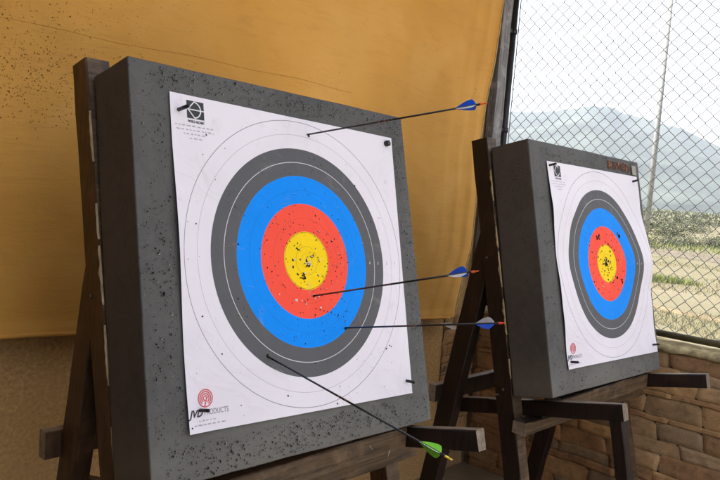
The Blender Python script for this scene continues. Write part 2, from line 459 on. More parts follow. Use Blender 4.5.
for az, d, s in ((23.3, 44, 1.7), (22.4, 47, 1.5), (20.2, 49, 1.0), (18.6, 50, .8), (24.5, 52, 2.0), (17.3, 51, 1.2)): spots.append((az, d, s))
for i, (az, d, s) in enumerate(spots):
    o = protos[i] if i < 3 else copy_tree(protos[i % 3])
    x, y = ground_at(az, d); o.location = (x, y, GZ); o.rotation_euler = (0, 0, rs.uniform(0, 6)); o.scale = (s * 1.3, s * 1.3, s * .8)
# far scrub, one mass
bm = new_bm()
for i in range(5200):
    d = 150 * (9 ** random.random()); az = random.uniform(0, 40); x, y = ground_at(az, d)
    leaf_clump(bm, (x, y, GZ), 2 + d * .006, .9 + d * .0028, 9, .5 + d * .0028)
tag(obj('scrub', bm, M['leaf'], recalc=False), 'far scrub merging into haze at the mountain foot', 'scrub', kind='stuff')
# the green clump near the fence
g = empty('grass_clump', Matrix.Translation((*ground_at(21.4, 23), GZ)), 'bright yellow green clump of grass in the pale field beyond the fence', 'grass clump')
bm = new_bm()
def fx():
    while True:
        u, v = random.gauss(0, .75), random.gauss(0, .35)
        if abs(u) < 1.6: return (-.36 * u + .93 * v * .8, .93 * u)
blade_patch(bm, 2600, fx, .08, .26, .012, 0)
obj('blades', bm, M['grassy'], g, recalc=False)
bm = new_bm()
def fx():
    az = random.uniform(2, 45); d = 11 + 50 * random.random() ** 1.4; x, y = ground_at(az, d)
    while noise.noise(Vector((x * .35, y * .35, 2))) < .02:
        az = random.uniform(2, 45); d = 11 + 50 * random.random() ** 1.4; x, y = ground_at(az, d)
    return x, y
blade_patch(bm, 42000, fx, .03, .12, .008)
tag(obj('dry_grass', bm, M['straw'], recalc=False), 'sparse dry straw grass scattered over the field', 'grass', kind='stuff')
bm = new_bm()
def fx():
    az = random.uniform(2, 45); d = 42 + 14 * random.random(); return ground_at(az, d)
blade_patch(bm, 9000, fx, .08, .26, .03)
tag(obj('green_grass', bm, M['grassy'], recalc=False), 'greener grass behind the pale straw strip', 'grass', kind='stuff')

# distant pole
bm = new_bm(); tube(bm, [(0, 0, 0), (.04, 0, 8), (.02, 0, 18.5)], [.20, .18, .15], 10)
pl = obj('utility_pole', bm, M['concrete'], smooth=False); pl.location = (52, 19.4, GZ)
tag(pl, 'pale slender pole standing in the field in front of the mountain', 'pole')

# ------------------------------------------------------------------ walls
WY = 1.20
bm = new_bm(); box(bm, (-3.05, WY, GZ), (3.0, WY + .2, 3.42)); bw = obj('rendered_wall', bm, M['stucco'])
tag(bw, 'rough brown rendered wall showing below the ochre curtain', 'wall')
bm = new_bm()
for i in range(36): box(bm, (-3.05, WY - .002 - i * .2 - .19, GZ), (-3.0, WY - .002 - i * .2, 3.38))
tag(obj('shade_wall', bm, M['shade_planks']), 'unseen dark plank wall added on the left to cut light', 'wall')  # added out of view to keep light off left-facing sides
# unseen roof, added and sized to shape the light on the targets
bm = new_bm(); n = 130; prev = None
x0, x1, y0, y1 = -3.6, 3.25, -.45, 2.3
for i in range(n + 1):
    x = x0 + (x1 - x0) * i / n; z = .018 * math.sin(i * 1.3)
    a = [bm.verts.new((x, y0, 3.50 + z)), bm.verts.new((x, y1, 3.36 + z)), bm.verts.new((x, y0, 3.53 + z)), bm.verts.new((x, y1, 3.39 + z))]
    if prev:
        bm.faces.new((prev[0], a[0], a[1], prev[1])); bm.faces.new((prev[2], prev[3], a[3], a[2]))
        bm.faces.new((prev[0], prev[2], a[2], a[0])); bm.faces.new((prev[1], a[1], a[3], prev[3]))
    prev = a
rf = obj('shade_roof', bm, M['roofing']); tag(rf, 'unseen corrugated roof added to shade the targets', 'roof')

# stone wall with cement cap (inner face x = 2.90), and its short return on the back wall
def stones(bm, tl, org, du, length, height, nrm, sd_):
    rs = random.Random(sd_); z = GZ; org = Vector(org); du = Vector(du); nrm = Vector(nrm)
    rows = []
    while z < height:
        h = rs.choice((.035, .05, .07, .09, .12)); 
        if z + h > height - .03: h = height - z
        rows.append((z, z + h)); z += h
    def wav(zz, u): return 0 if zz <= GZ or zz >= height - 1e-4 else .020 * noise.noise(Vector((u * 1.5, zz * 7, sd_))) + .007 * noise.noise(Vector((u * 9, zz * 9, sd_)))
    for (z0, z1) in rows:
        u = -rs.random() * .2
        while u < length:
            ln = rs.uniform(.16, .52) * (1.25 if z1 - z0 < .07 else 1)
            a, b = max(0, u), min(length, u + ln); u += ln
            if b - a < .03: continue
            tint = rs.choice(((.30, .20, .115), (.34, .235, .135), (.26, .17, .10), (.32, .24, .16), (.36, .25, .14), (.24, .19, .14), (.33, .21, .12)))
            f = rs.uniform(.8, 1.2); tint = [min(1, c * f * q) for c, q in zip(tint, (1.22, 1.0, .78))]
            nx, nz = max(6, int((b - a) / .018)), 7; out = rs.uniform(.002, .009); tilt = rs.uniform(-.012, .012); s2 = rs.random() * 40
            sk0, sk1 = rs.uniform(-.025, .025), rs.uniform(-.025, .025)
            g = []
            for i in range(nx + 1):
                row = []
                for j in range(nz + 1):
                    s, t = i / nx, j / nz
                    gap = .0009
                    aa = a + gap + sk0 * (t - .5); bb = b - gap + sk1 * (t - .5)
                    uu = aa + (bb - aa) * s
                    zz0 = z0 + wav(z0, uu) + gap; zz1 = z1 + wav(z1, uu) - gap
                    # rounded corners
                    ex = min(s, 1 - s) * (b - a); ez = min(t, 1 - t) * (z1 - z0)
                    rc = .007; cr = max(0, 1 - ex / rc)
                    tt = .5 + (t - .5) * 1
                    zz = zz0 + (zz1 - zz0) * tt
                    e = min(1, min(ex, ez) / .005)
                    dd = (out + tilt * (s - .5)) * (e ** .5) - .003 * (1 - e)
                    nn = noise.fractal(Vector((uu * 14, zz * 22, s2)), 1, 2, 3) * .0045 * e
                    row.append(bm.verts.new(org + du * uu + Vector((0, 0, zz)) + nrm * (dd + nn)))
                g.append(row)
            for i in range(nx):
                for j in range(nz):
                    fc = bm.faces.new((g[i][j], g[i + 1][j], g[i + 1][j + 1], g[i][j + 1])); fc.smooth = True
                    for lp in fc.loops: lp[tl] = (*tint, 1)
sw = empty('stone_wall', Matrix.Translation((2.93, -1.2, 0)), 'low stacked stone wall carrying the chain link fence', 'wall')
inv = sw.matrix_world.inverted()
WT = .70
bm = new_bm(); tl = bm.loops.layers.float_color.new('tint')
stones(bm, tl, (2.905, -4.2, 0), (0, 1, 0), 5.36, WT, (-1, 0, 0), 3)
stones(bm, tl, (2.50, WY - .010, 0), (1, 0, 0), .40, .745, (0, -1, 0), 5)
bm.transform(inv); obj('stonework', bm, M['stone'], sw, recalc=False)
bm = new_bm(); box(bm, (2.908, -4.2, GZ), (3.14, 1.4, WT)); box(bm, (2.50, WY - .008, GZ), (2.905, WY - .002, .74)); bm.transform(inv)
obj('mortar_core', bm, M['mortar'], sw)
bm = new_bm(); g = []
for i in range(281):                                             # lumpy cement cap
    y = -4.2 + i * .0192; row = []
    for j, (x, z) in enumerate(((2.90, WT - .004), (2.882, WT + .002), (2.885, WT + .022), (2.91, WT + .038), (2.95, WT + .042), (3.0, WT + .046), (3.06, WT + .044), (3.12, WT + .038), (3.16, WT + .02), (3.16, WT - .004))):
        nn = noise.noise_vector(Vector((x * 14, y * 9, z * 14))) * .010 + noise.noise_vector(Vector((x * 40, y * 30, z * 40))) * .004
        row.append(bm.verts.new((x + nn.x, y, z + nn.z * .9)))
    g.append(row)
for a, b in zip(g, g[1:]):
    for j in range(9): bm.faces.new((a[j], a[j + 1], b[j + 1], b[j]))
bm.transform(inv); obj('cap', bm, M['cap'], sw, smooth=True)

# ------------------------------------------------------------------ chain link fence (x = 3.0)
FX = 3.02
fn = empty('chain_link_fence', Matrix.Translation((FX, -1.2, WT + .05)), 'grey diamond wire fence standing on the low stone wall', 'fence')
inv = fn.matrix_world.inverted()
ztop, zbot = 3.30, WT + .10
pit = .044; hz_ = .0435
bm = new_bm(); i = 0; y = 1.10
cols = int((1.14 + 3.9) / (pit / 2) / 2)
for c in range(cols):
    yc = 1.12 - pit * .5 - c * pit; pts = []; nseg = int((ztop - zbot) / hz_)
    for s in range(nseg + 1):
        z = zbot + s * hz_; sgn = 1 if (s + c) % 2 else -1
        sag = Vector((.012 * noise.noise(Vector((yc * 1.3, z * 1.3, 0))), .006 * noise.noise(Vector((yc * 2, z * 2, 4))), .005 * noise.noise(Vector((yc * 2, z * 2, 8)))))
        e = pit * .5 + .0016
        for dz, f, dx in ((-.0045, .86, -.0028 * sgn), (0, 1.0, 0), (.0045, .86, .0028 * sgn)):
            pts.append(Vector((FX + dx, yc + sgn * e * f, z + dz)) + sag)
    tube(bm, pts, 0.0024, 4, 0, False)
bm.transform(inv); obj('wire_mesh', bm, M['galv'], fn, recalc=False)
bm = new_bm(); tube(bm, [(FX - .01, 1.165, WT + .02), (FX - .01, 1.165, 3.36)], .025, 12); bm.transform(inv); obj('post', bm, M['darkpipe'], fn)
for z in (2.84, 2.10, 1.3):
    bm = new_bm(); tube(bm, [(FX - .01, 1.165, z - .018), (FX - .01, 1.165, z + .018)], .031, 12); box(bm, (FX - .10, 1.155, z - .014), (FX - .03, 1.172, z + .014))
    bm.transform(inv); obj('clamp', bm, M['darkpipe'], fn)
bm = new_bm(); tube(bm, [(FX - .01, -1.9, WT + .02), (FX - .01, -1.9, 3.36)], .019, 12); bm.transform(inv); obj('post', bm, M['darkpipe'], fn)
bm = new_bm(); tube(bm, [(FX, 1.14, WT + .085), (FX, -4.0, WT + .085)], .022, 10); bm.transform(inv); obj('bottom_rail', bm, M['rail'], fn)
bm = new_bm(); tube(bm, [(FX, 1.14, 3.31), (FX, -4.0, 3.31)], .017, 10); bm.transform(inv); obj('top_rail', bm, M['darkpipe'], fn)
bm = new_bm(); tube(bm, [(FX, 1.128, zbot), (FX, 1.128, ztop)], .004, 6); bm.transform(inv); obj('tension_bar', bm, M['galv'], fn)

# grey weathered corner post
bm = new_bm()
cp = beam('corner_post', (2.84, 1.15, .745), (2.84, 1.15, 3.36), .115, .07, (1, 0, 0), None, [M['postwood'], M['endgrain_lit_top']], wob=.006)
tag(cp, 'weathered grey timber post in the corner between curtain and fence', 'post')

# ------------------------------------------------------------------ curtain
CY = 1.10
def edge_x(z):
    P = [(0.60, 2.45), (.70, 2.47), (1.2, 2.63), (1.6, 2.63), (1.9, 2.60), (2.2, 2.64), (2.6, 2.70), (3.0, 2.74), (3.5, 2.78)]
    for (a, b), (c, d) in zip(P, P[1:]):
        if a <= z <= c: return b + (d - b) * (z - a) / (c - a)
    return 2.45
def hem_z(x): return .86 - .052 * (x + .6) - (.012 * math.sin(x * 2.1)) - .012 * noise.noise(Vector((x * 1.5, 0, 0)))
def cur_y(x, z):
    y = CY + .016 * noise.noise(Vector((x * .9, z * .7, 3))) + .010 * noise.noise(Vector((x * 2.2 + z * 1.4, z * 1.1, 7)))
    y += .0035 * noise.noise(Vector((x * 7 + z * 3, z * 5, 1)))
    # shallow slack creases running across
    y += .004 * math.sin((z + .30 * x) * 11 + 2 * noise.noise(Vector((x, z, 0)))) * max(0, noise.noise(Vector((x * .8, z * .8, 11))) + .1)
    # gathered folds towards the tied edge
    d = edge_x(z) - x
    if d < .55:
        k = (1 - d / .55) ** 1.3
        y += k * .006 * math.sin(d * 40 + 1.5 * math.sin(z * 1.3)) + k * .0015 * math.sin(d * 83 + z * 2)
    # rolled hem
    h = z - hem_z(x)
    if h < .05: y -= .010 * math.cos(h / .05 * math.pi / 2)
    if h < .20: y += .010 * (1 - h / .2) * noise.noise(Vector((x * 5, 3, 3)))
    return y
cu = empty('canvas_curtain', Matrix.Translation((-.9, CY, 3.4)), 'large ochre canvas curtain hanging behind the archery targets', 'curtain')
inv = cu.matrix_world.inverted()
bm = new_bm(); g = []; XL = -2.9
NX, NZ = 420, 170
for i in range(NX + 1):
    row = []
    for j in range(NZ + 1):
        v = j / NZ; s = i / NX
        zb = hem_z(XL + (edge_x(.8) - XL) * s); z = zb + (3.44 - zb) * v
        x = XL + (edge_x(z) - XL) * s
        zb2 = hem_z(x); z = zb2 + (3.44 - zb2) * v
        row.append(bm.verts.new((x, cur_y(x, z), z)))
    g.append(row)
for a, b in zip(g, g[1:]):
    for j in range(NZ):
        f = bm.faces.new((a[j], b[j], b[j + 1], a[j + 1])); f.smooth = True
# torn punctures, thick in one cloud at the upper left
def speck(bm, fpos, r, mi, yo=-.0012, n=6, stretch=1.0, ang=0.0):
    """a small irregular flake lying on a surface; fpos(u, v) gives the surface point"""
    vs = []
    for k in range(n):
        a = 2 * math.pi * k / n; rr = r * random.uniform(.55, 1.2)
        du, dv = math.cos(a) * rr * stretch, math.sin(a) * rr
        vs.append(bm.verts.new(fpos(du * math.cos(ang) - dv * math.sin(ang), du * math.sin(ang) + dv * math.cos(ang))))
    f = bm.faces.new(vs); f.material_index = mi
def cspeck(x, z, r):
    speck(bm, lambda du, dv: Vector((x + du, cur_y(x + du, z + dv) - .0018, z + dv)), r * .68, 1, stretch=random.uniform(.5, 1), ang=random.uniform(0, 3))
for _ in range(1250):
    x, z = random.gauss(-.60, .26), random.gauss(1.92, .15)
    if z > 1.72 or random.random() < .15: cspeck(x, z, random.uniform(.0018, .0052))
for _ in range(380):
    x, z = random.gauss(-.45, .40), random.gauss(2.20, .14)
    cspeck(x, z, random.uniform(.0012, .0042))
for _ in range(140): cspeck(random.uniform(-.8, 2.4), random.uniform(1.0, 2.6), random.uniform(.001, .0028))
for _ in range(60): cspeck(random.gauss(1.0, .16), random.gauss(2.13, .05), random.uniform(.0012, .003))
for _ in range(60): cspeck(random.uniform(-.8, -.3), random.uniform(1.2, 1.5), random.uniform(.001, .003))
for (x, z, r) in ((2.50, 2.33, .008), (2.49, 2.30, .007), (2.51, 2.38, .005), (1.15, 2.22, .006)): cspeck(x, z, r)
bm.transform(inv); obj('cloth', bm, [M['canvas'], M['canvas_hole']], cu, recalc=False)
bm = new_bm(); pts = [(x, cur_y(x, 2.135) - .0008, 2.128 + .006 * math.sin(x * 3) + .004 * math.sin(x * 9)) for x in [XL + .04 * k for k in range(int((1.3 - XL) / .04))]]
tube(bm, pts, .0010, 5); bm.transform(inv); obj('seam', bm, M['stitch'], cu)
bm = new_bm()
pts = [(x, cur_y(x, hem_z(x)) + .004, hem_z(x) - .004) for x in [XL + .03 * k for k in range(int((2.44 - XL) / .03))]]
tube(bm, pts, .011, 8); bm.transform(inv); obj('rolled_hem', bm, M['canvas'], cu, smooth=True)
bm = new_bm()
pts = [(edge_x(z) + .001, cur_y(edge_x(z), z) - .002, z) for z in [.70 + .04 * k for k in range(68)]]
tube(bm, pts, .0045, 6); bm.transform(inv); obj('edge_cord', bm, mat_simple('pale cord', (.62, .45, .22), .8, .2, 30, .2), cu, smooth=True)
# turned-up pale corner of the curtain
bm = new_bm()
q = [(2.30, CY - .012, .676), (2.44, CY - .014, .668), (2.50, CY - .03, .622), (2.43, CY - .035, .622)]
vs = [bm.verts.new(p) for p in q] + [bm.verts.new((p[0], p[1] + .004, p[2])) for p in q]
bm.faces.new(vs[:4]); bm.faces.new(vs[4:][::-1])
for k in range(4): bm.faces.new((vs[k], vs[(k + 1) % 4], vs[4 + (k + 1) % 4], vs[4 + k]))
bm.transform(inv); obj('folded_corner', bm, mat_simple('pale cloth lining', (.50, .42, .36), .8, .1, 30, .2), cu)

# ------------------------------------------------------------------ foam butts
def mat_from(cx, cy, cz, X, Yin, Z):
    X, Yin, Z = Vector(X).normalized(), Vector(Yin).normalized(), Vector(Z).normalized()
    return Matrix(((X.x, Yin.x, Z.x, cx), (X.y, Yin.y, Z.y, cy), (X.z, Yin.z, Z.z, cz), (0, 0, 0, 1)))
MB1 = mat_from(0, 0, 1.3039, (.9998, 0, -.0214), (-.0053, .9683, -.2498), (.0207, .2498, .9681))
MB2 = mat_from(2.079, -.1583, 1.2668, (.9996, -.0234, -.0143), (.0196, .9746, -.2229), (.0191, .2225, .9747))
def foam_block(mat4, l, r, b, t, T, label, density, seed, zones):
    random.seed(seed)
    root = empty('foam_target_block', mat4, label, 'archery butt', 'foam archery butts on wooden stands')
    bm = new_bm(); vs, fs = box(bm, (l, 0, b), (r, T, t))
    bmesh.ops.bevel(bm, geom=list(bm.edges), offset=.006, segments=2, affect='EDGES', profile=.6)
    bmesh.ops.triangulate(bm, faces=[f for f in bm.faces if len(f.verts) > 4])
    # front skin as dense grid so that it can be uneven
    bmesh.ops.subdivide_edges(bm, edges=[e for e in bm.edges if e.calc_length() > .08], cuts=22, use_grid_fill=True)
    for v in bm.verts:
        nn = noise.noise_vector(v.co * 3.1 + Vector((seed, 0, 0))) * .0018 + noise.noise_vector(v.co * 14 + Vector((seed, 0, 0))) * .0009
        v.co += nn
        # chewed edges
        e = min(abs(v.co.x - l), abs(v.co.x - r)) + min(abs(v.co.z - b), abs(v.co.z - t)) * 0
        k = noise.noise(v.co * 9 + Vector((0, seed, 0)))
        near = [abs(v.co.x - l) < .02 or abs(v.co.x - r) < .02, v.co.y < .02, abs(v.co.z - b) < .02 or abs(v.co.z - t) < .02]
        if sum(near) >= 2 and k > .25: v.co += (Vector(((l + r) / 2, T / 2, (b + t) / 2)) - v.co).normalized() * (k - .25) * .005
    def hole(x, z, rad, mi):
        speck(bm, lambda du, dv: Vector((x + du, -.0052 + (.0006 if mi == 2 else 0), z + dv)), rad, mi, n=7, stretch=random.uniform(1.0, 2.0), ang=random.gauss(1.57, .5))
    for (n, x0, x1, z0, z1, ra, rb) in zones:
        for _ in range(n):
            x, z = random.uniform(x0, x1), random.uniform(z0, z1)
            if noise.noise(Vector((x * 5, z * 5, seed))) < random.uniform(-.9, .25): continue
            rad = random.uniform(ra, rb) * (1 if random.random() < .85 else 1.4)
            if random.random() < .08: hole(x + rad * .4, z - rad * .4, rad * 1.35, 2)
            hole(x, z, rad, 1)
    ob = obj('foam_body', bm, [M['foam'], M['hole'], M['crumb'], M['foam_shaded']], root, recalc=False)
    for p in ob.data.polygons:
        if p.normal.x < -.7 and p.material_index == 0: p.material_index = 3  # left faces get the darker foam, their shade painted in
    for p in ob.data.polygons: p.use_smooth = True
    return root
zones1 = [(360, -.65, -.55, -.6, .6, .0006, .0021), (40, -.64, -.55, -.4, .1, .0015, .0034), (900, -.6, .59, .535, .61, .0006, .0021), (420, .53, .60, -.6, .55, .0007, .0022), (1250, -.62, .59, -.645, -.545, .0006, .0023), (70, -.3, .3, -.64, -.545, .0012, .0026)]
zones2 = [(160, -.67, -.55, -.62, .6, .001, .003), (240, -.6, .56, .535, .61, .001, .003), (130, .535, .57, -.5, .5, .001, .003), (220, -.6, .56, -.63, -.545, .001, .003)]
B1 = foam_block(MB1, -.6666, .6097, -.6564, .6197, .2144, 'big grey foam target block nearest the camera, full of arrow holes', 1, 5, zones1)
B2 = foam_block(MB2, -.6842, .5815, -.6440, .6240, .2206, 'grey foam target block beside the wire fence with burnt lettering on top', 1, 9, zones2)

# ------------------------------------------------------------------ paper faces
def disp1(u, v):
    d = .0035 + .0018 * noise.noise(Vector((u * 2.2, v * 1.6, 0))) + .0006 * noise.noise(Vector((u * 8, v * 8, 4)))
    d += .010 * max(0, (-u - .44) / .09) * (.5 + .5 * math.sin(v * 9 + 1)) * (1 if v < .35 else .4)
    return d
def ss(a, b, x):
    t = max(0, min(1, (x - a) / (b - a))); return t * t * (3 - 2 * t)
def disp2(u, v):
    d = .005 + .004 * noise.noise(Vector((u * 2.2, v * 2.6, 5))) + .0012 * noise.noise(Vector((u * 9, v * 7, 4)))
    d += .035 * math.exp(-((v - .03) / .17) ** 2) * ss(-.05, .53, u)
    d += .012 * math.exp(-((v - .28) / .08) ** 2) * ss(.2, -.53, u) + .008 * math.exp(-((v + .2) / .13) ** 2) * ss(.2, -.53, u)
    d += .007 * math.exp(-((v + .24) / .07) ** 2) * ss(.3, .53, u)
    d += .004 * math.sin(v * 26 + u * 5) * ss(.1, .5, abs(u)) * .5
    return d
def paper(root_mat, corners, disp, seed, label, squeeze=None):
    random.seed(seed); TL, TR, BR, BL = [Vector(c) for c in corners]
    root = empty('target_face', root_mat, label, 'paper target', 'paper target faces')
    H = .5275
    def pos(u, v, lift=0.0):
        """u, v flat paper coordinates -> point in butt space"""
        s, t = (u / H + 1) / 2, (v / H + 1) / 2
        p = (BL * (1 - s) + BR * s) * (1 - t) + (TL * (1 - s) + TR * s) * t
        x, z = p.x, p.y
        if squeeze: x += squeeze(u, v)
        return Vector((x, -disp(u, v) - .0035 - lift, z))
    bm = new_bm(); uv = bm.loops.layers.uv.new('flat'); n = 72; g = []
    for i in range(n + 1):
        row = []
        for j in range(n + 1):
            u, v = -H + 2 * H * i / n, -H + 2 * H * j / n
            row.append((bm.verts.new(pos(u, v)), u, v))
        g.append(row)
    for i in range(n):
        for j in range(n):
            q = (g[i][j], g[i + 1][j], g[i + 1][j + 1], g[i][j + 1]); f = bm.faces.new([a[0] for a in q]); f.smooth = True
            for lp, a in zip(f.loops, q): lp[uv].uv = (a[1] + .5, a[2] + .5)
    def sp(u, v, r, mi, lift=.0007, **k): speck(bm, lambda a, b: pos(u + a, v + b, lift), r, mi, **k)
    def tear(u, v, s):
        s *= .85
        """arrow hole: dark middle, sometimes a lifted torn flap"""
        if random.random() < .45: sp(u + s * .5, v + s * .4, s * .9, 2, .0005)
        sp(u, v, s, 1, .0009, n=6, stretch=random.uniform(.6, 1.5), ang=random.uniform(0, 3))
    return root, bm, pos, sp, tear
def finish_paper(root, bm):
    o = obj('printed_sheet', bm, [M['ring'], M['hole'], M['hole_white']], root, recalc=False)
    return o

_t = {}
def text_polys(s, size, bold=False, shear=0.0, space=1.0):
    cu_ = bpy.data.curves.new('t', 'FONT'); cu_.body = s; cu_.size = size; cu_.shear = shear; cu_.space_character = space
    cu_.offset = .0006 * size / .02 if bold else 0; cu_.align_x = 'LEFT'; cu_.resolution_u = 3
    o = bpy.data.objects.new('t', cu_); COL.objects.link(o)
    dg = bpy.context.evaluated_depsgraph_get(); me = bpy.data.meshes.new_from_object(o.evaluated_get(dg))
    vs = [(v.co.x, v.co.y) for v in me.vertices]; fs = [tuple(p.vertices) for p in me.polygons]
    bpy.data.objects.remove(o); bpy.data.curves.remove(cu_); bpy.data.meshes.remove(me)
    return vs, fs
def put_text(bm, s, u, v, size, pos, mi=0, lift=.0010, width=None, **k):
    vs, fs = text_polys(s, size, **k)
    mx = max(a for a, _ in vs); f = width / mx if width else 1
    bv = [bm.verts.new(pos(u + a * f, v + b, lift)) for a, b in vs]
    for q in fs:
        try: fc = bm.faces.new([bv[i] for i in q]); fc.material_index = mi
        except ValueError: pass
def strip(bm, pos, pts, wd, mi, lift=.001):
    for (a, b) in zip(pts, pts[1:]):
        a, b = Vector(a), Vector(b); d = (b - a)
        if d.length < 1e-6: continue
        n_ = Vector((-d.y, d.x)).normalized() * wd / 2
        f = bm.faces.new([bm.verts.new(pos(q.x, q.y, lift)) for q in (a - n_, b - n_, b + n_, a + n_)]); f.material_index = mi
def arc(cx, cy, r, a0, a1, n=20): return [(cx + r * math.cos(R(a0 + (a1 - a0) * k / n)), cy + r * math.sin(R(a0 + (a1 - a0) * k / n))) for k in range(n + 1)]
def prints(root, pos, far=False):
    INK = [M['ink'], M['ink_grey'], M['ink_white'], M['ink_red']]
    # federation emblem, upper left: dark square crossed by a white bow, string and arrow
    bm = new_bm(); x0, y0, s = -.468, .452, .064
    f = bm.faces.new([bm.verts.new(pos(x0 + a * s, y0 + b * s * .92, .0008)) for a, b in ((0, 0), (1, 0), (1, 1), (0, 1))]); f.material_index = 0
    c = (x0 + s * .50, y0 + s * .46)
    strip(bm, pos, arc(x0 + s * .38, c[1], s * .42, -80, 80), .0042, 2, .0012)
    strip(bm, pos, [(x0 + .001, c[1]), (x0 + s, c[1])], .0036, 2, .0013)
    strip(bm, pos, [(x0 + s * .45, y0 + s * .90), (x0 + s * .06, c[1]), (x0 + s * .45, y0 + s * .02)], .0034, 2, .0014)
    obj('emblem', bm, INK, root, recalc=False); bm = new_bm()
    put_text(bm, 'WORLD ARCHERY', x0 + .002, y0 - .014, .012, pos, 0, width=.062, bold=True)
    obj('emblem_caption', bm, INK, root, recalc=False); bm = new_bm()
    rr = random.Random(3)
    for k, (ln, off) in enumerate(((.138, 0), (.140, .003), (.085, .028), (.040, .050))):       # four lines of print too small to read
        u = -.512 + off; end = u + ln; v = .424 - k * .0135
        while u < end:
            wl = rr.uniform(.006, .017)
            for q in range(int(wl / .0032)):
                strip(bm, pos, [(u + q * .0032, v), (u + q * .0032 + rr.uniform(-.0006, .0006), v + rr.uniform(.003, .0062))], .0010, 1, .001)
                strip(bm, pos, [(u + q * .0032, v + rr.uniform(0, .003)), (u + q * .0032 + .0018, v + rr.uniform(0, .003))], .0009, 1, .0011)
            u += wl + .004
    obj('small_print', bm, INK, root, recalc=False); bm = new_bm()
    # red ring emblem and words, lower left
    rc = (-.462, -.428); rad = .026
    for q, (ra, a0, a1) in enumerate(((rad, 0, 360), (rad * .76, -60, 230), (rad * .52, -60, 230), (rad * .28, 0, 300))):
        strip(bm, pos, arc(rc[0], rc[1], ra, a0, a1, 28), .0034, 3, .001)
    strip(bm, pos, [(rc[0] - .004, rc[1] - .024), (rc[0] + .006, rc[1] + .004)], .004, 3, .001)
    obj('ring_emblem', bm, INK, root, recalc=False); bm = new_bm()
    put_text(bm, 'JVD', -.524, -.480, .030, pos, 0, shear=.35, bold=True, width=.050)
    put_text(bm, 'PRODUCTS', -.470, -.478, .024, pos, 1, width=.092)
    obj('maker_name', bm, INK, root, recalc=False); bm = new_bm()
    for k, (ln, off) in enumerate(((.060, .028), (.105, .010))):
        u = -.518 + off; v = -.495 - k * .0125; end = u + ln
        while u < end:
            wl = rr.uniform(.006, .016)
            for q in range(int(wl / .003)):
                strip(bm, pos, [(u + q * .003, v), (u + q * .003 + rr.uniform(-.0006, .0006), v + rr.uniform(.0025, .0052))], .0010, 1, .001)
                strip(bm, pos, [(u + q * .003, v + rr.uniform(0, .003)), (u + q * .003 + .0018, v + rr.uniform(0, .003))], .0009, 1, .0011)
            u += wl + .004
    strip(bm, pos, [(-.520, -.510), (-.515, -.510)], .005, 0, .001)
    obj('address_print', bm, INK, root, recalc=False); bm = new_bm()
    # ring values to the right of the middle
    for k, (t, u) in enumerate((('4', .331), ('3', .379), ('2', .432), ('1', .482))):
        put_text(bm, t, u - .004, -.010, .016, pos, 2 if k < 2 else 1, .0011)
        obj('ring_number', bm, INK, root, recalc=False); bm = new_bm()
    bm.free()

root1, bm, pos, sp, tear = paper(MB1, [(-.534, .530), (.521, .516), (.497, -.532), (-.541, -.517)], disp1, 21, 'smooth white paper target face on the near block, four arrows stuck in it')
for _ in range(34):
    a = random.uniform(0, 6.28); r = abs(random.gauss(0, .065)); tear(r * math.cos(a), r * math.sin(a), random.uniform(.0018, .0040))
for (u, v) in ((-.005, .004), (.008, -.008), (-.012, -.012), (.004, -.012), (-.022, -.052), (-.012, -.062), (-.030, -.060), (-.016, -.048), (-.02, -.070), (-.044, .045), (-.040, .038), (.030, .02), (.02, .012), (.058, .0), (-.062, .0), (-.064, -.022), (-.05, -.045), (.046, -.055), (.0, -.018), (.012, -.018)):
    for _ in range(2): sp(u + random.uniform(-.006, .006), v + random.uniform(-.005, .005), random.uniform(.0018, .0038), 1, .0009, n=7, stretch=random.uniform(1, 2.8), ang=random.uniform(0, 3))
    if random.random() < .5: sp(u + .006, v + .004, .004, 2, .0012)
for _ in range(150):
    a = random.uniform(0, 6.28); r = random.uniform(.09, .215); tear(r * math.cos(a), r * math.sin(a), random.uniform(.0014, .0036))
for _ in range(9):
    a = random.uniform(3.6, 5.4); r = random.uniform(.12, .19); sp(r * math.cos(a), r * math.sin(a), random.uniform(.002, .004), 2, .0008, stretch=1.6, ang=random.uniform(0, 3))
for k in range(7): tear(.03 + k * .018, -.175 - .004 * k + random.uniform(-.003, .003), .0034)
for _ in range(120):
    a = random.uniform(0, 6.28); r = random.uniform(.2, .41); tear(r * math.cos(a), r * math.sin(a), random.uniform(.0012, .0034))
for _ in range(60):
    a = random.uniform(3.8, 5.6); r = random.uniform(.2, .30); tear(r * math.cos(a), r * math.sin(a), random.uniform(.001, .0024))
for _ in range(70):
    u, v = random.uniform(-.5, .5), random.uniform(-.5, .5)
    if math.hypot(u, v) > .41: tear(u, v, random.uniform(.0010, .0028))
for k in range(26): tear(random.gauss(.30, .05), random.gauss(-.40, .05), random.uniform(.001, .0022))
for (u, v) in ((.0402, .4675), (.0081, -.1265), (.1553, -.25), (-.221, -.32)):
    sp(u + .0135, v + .0, .0058, 1, .0009, n=9)
for (u, v) in ((-.4, .405), (-.39, -.30), (-.46, .11), (-.3, .05), (.355, .16), (.28, .30), (-.13, -.46), (.10, -.515), (.41, -.33), (.42, -.335), (.39, -.34), (-.455, -.18)): tear(u, v, .0040)
finish_paper(root1, bm); prints(root1, pos); pos1 = pos

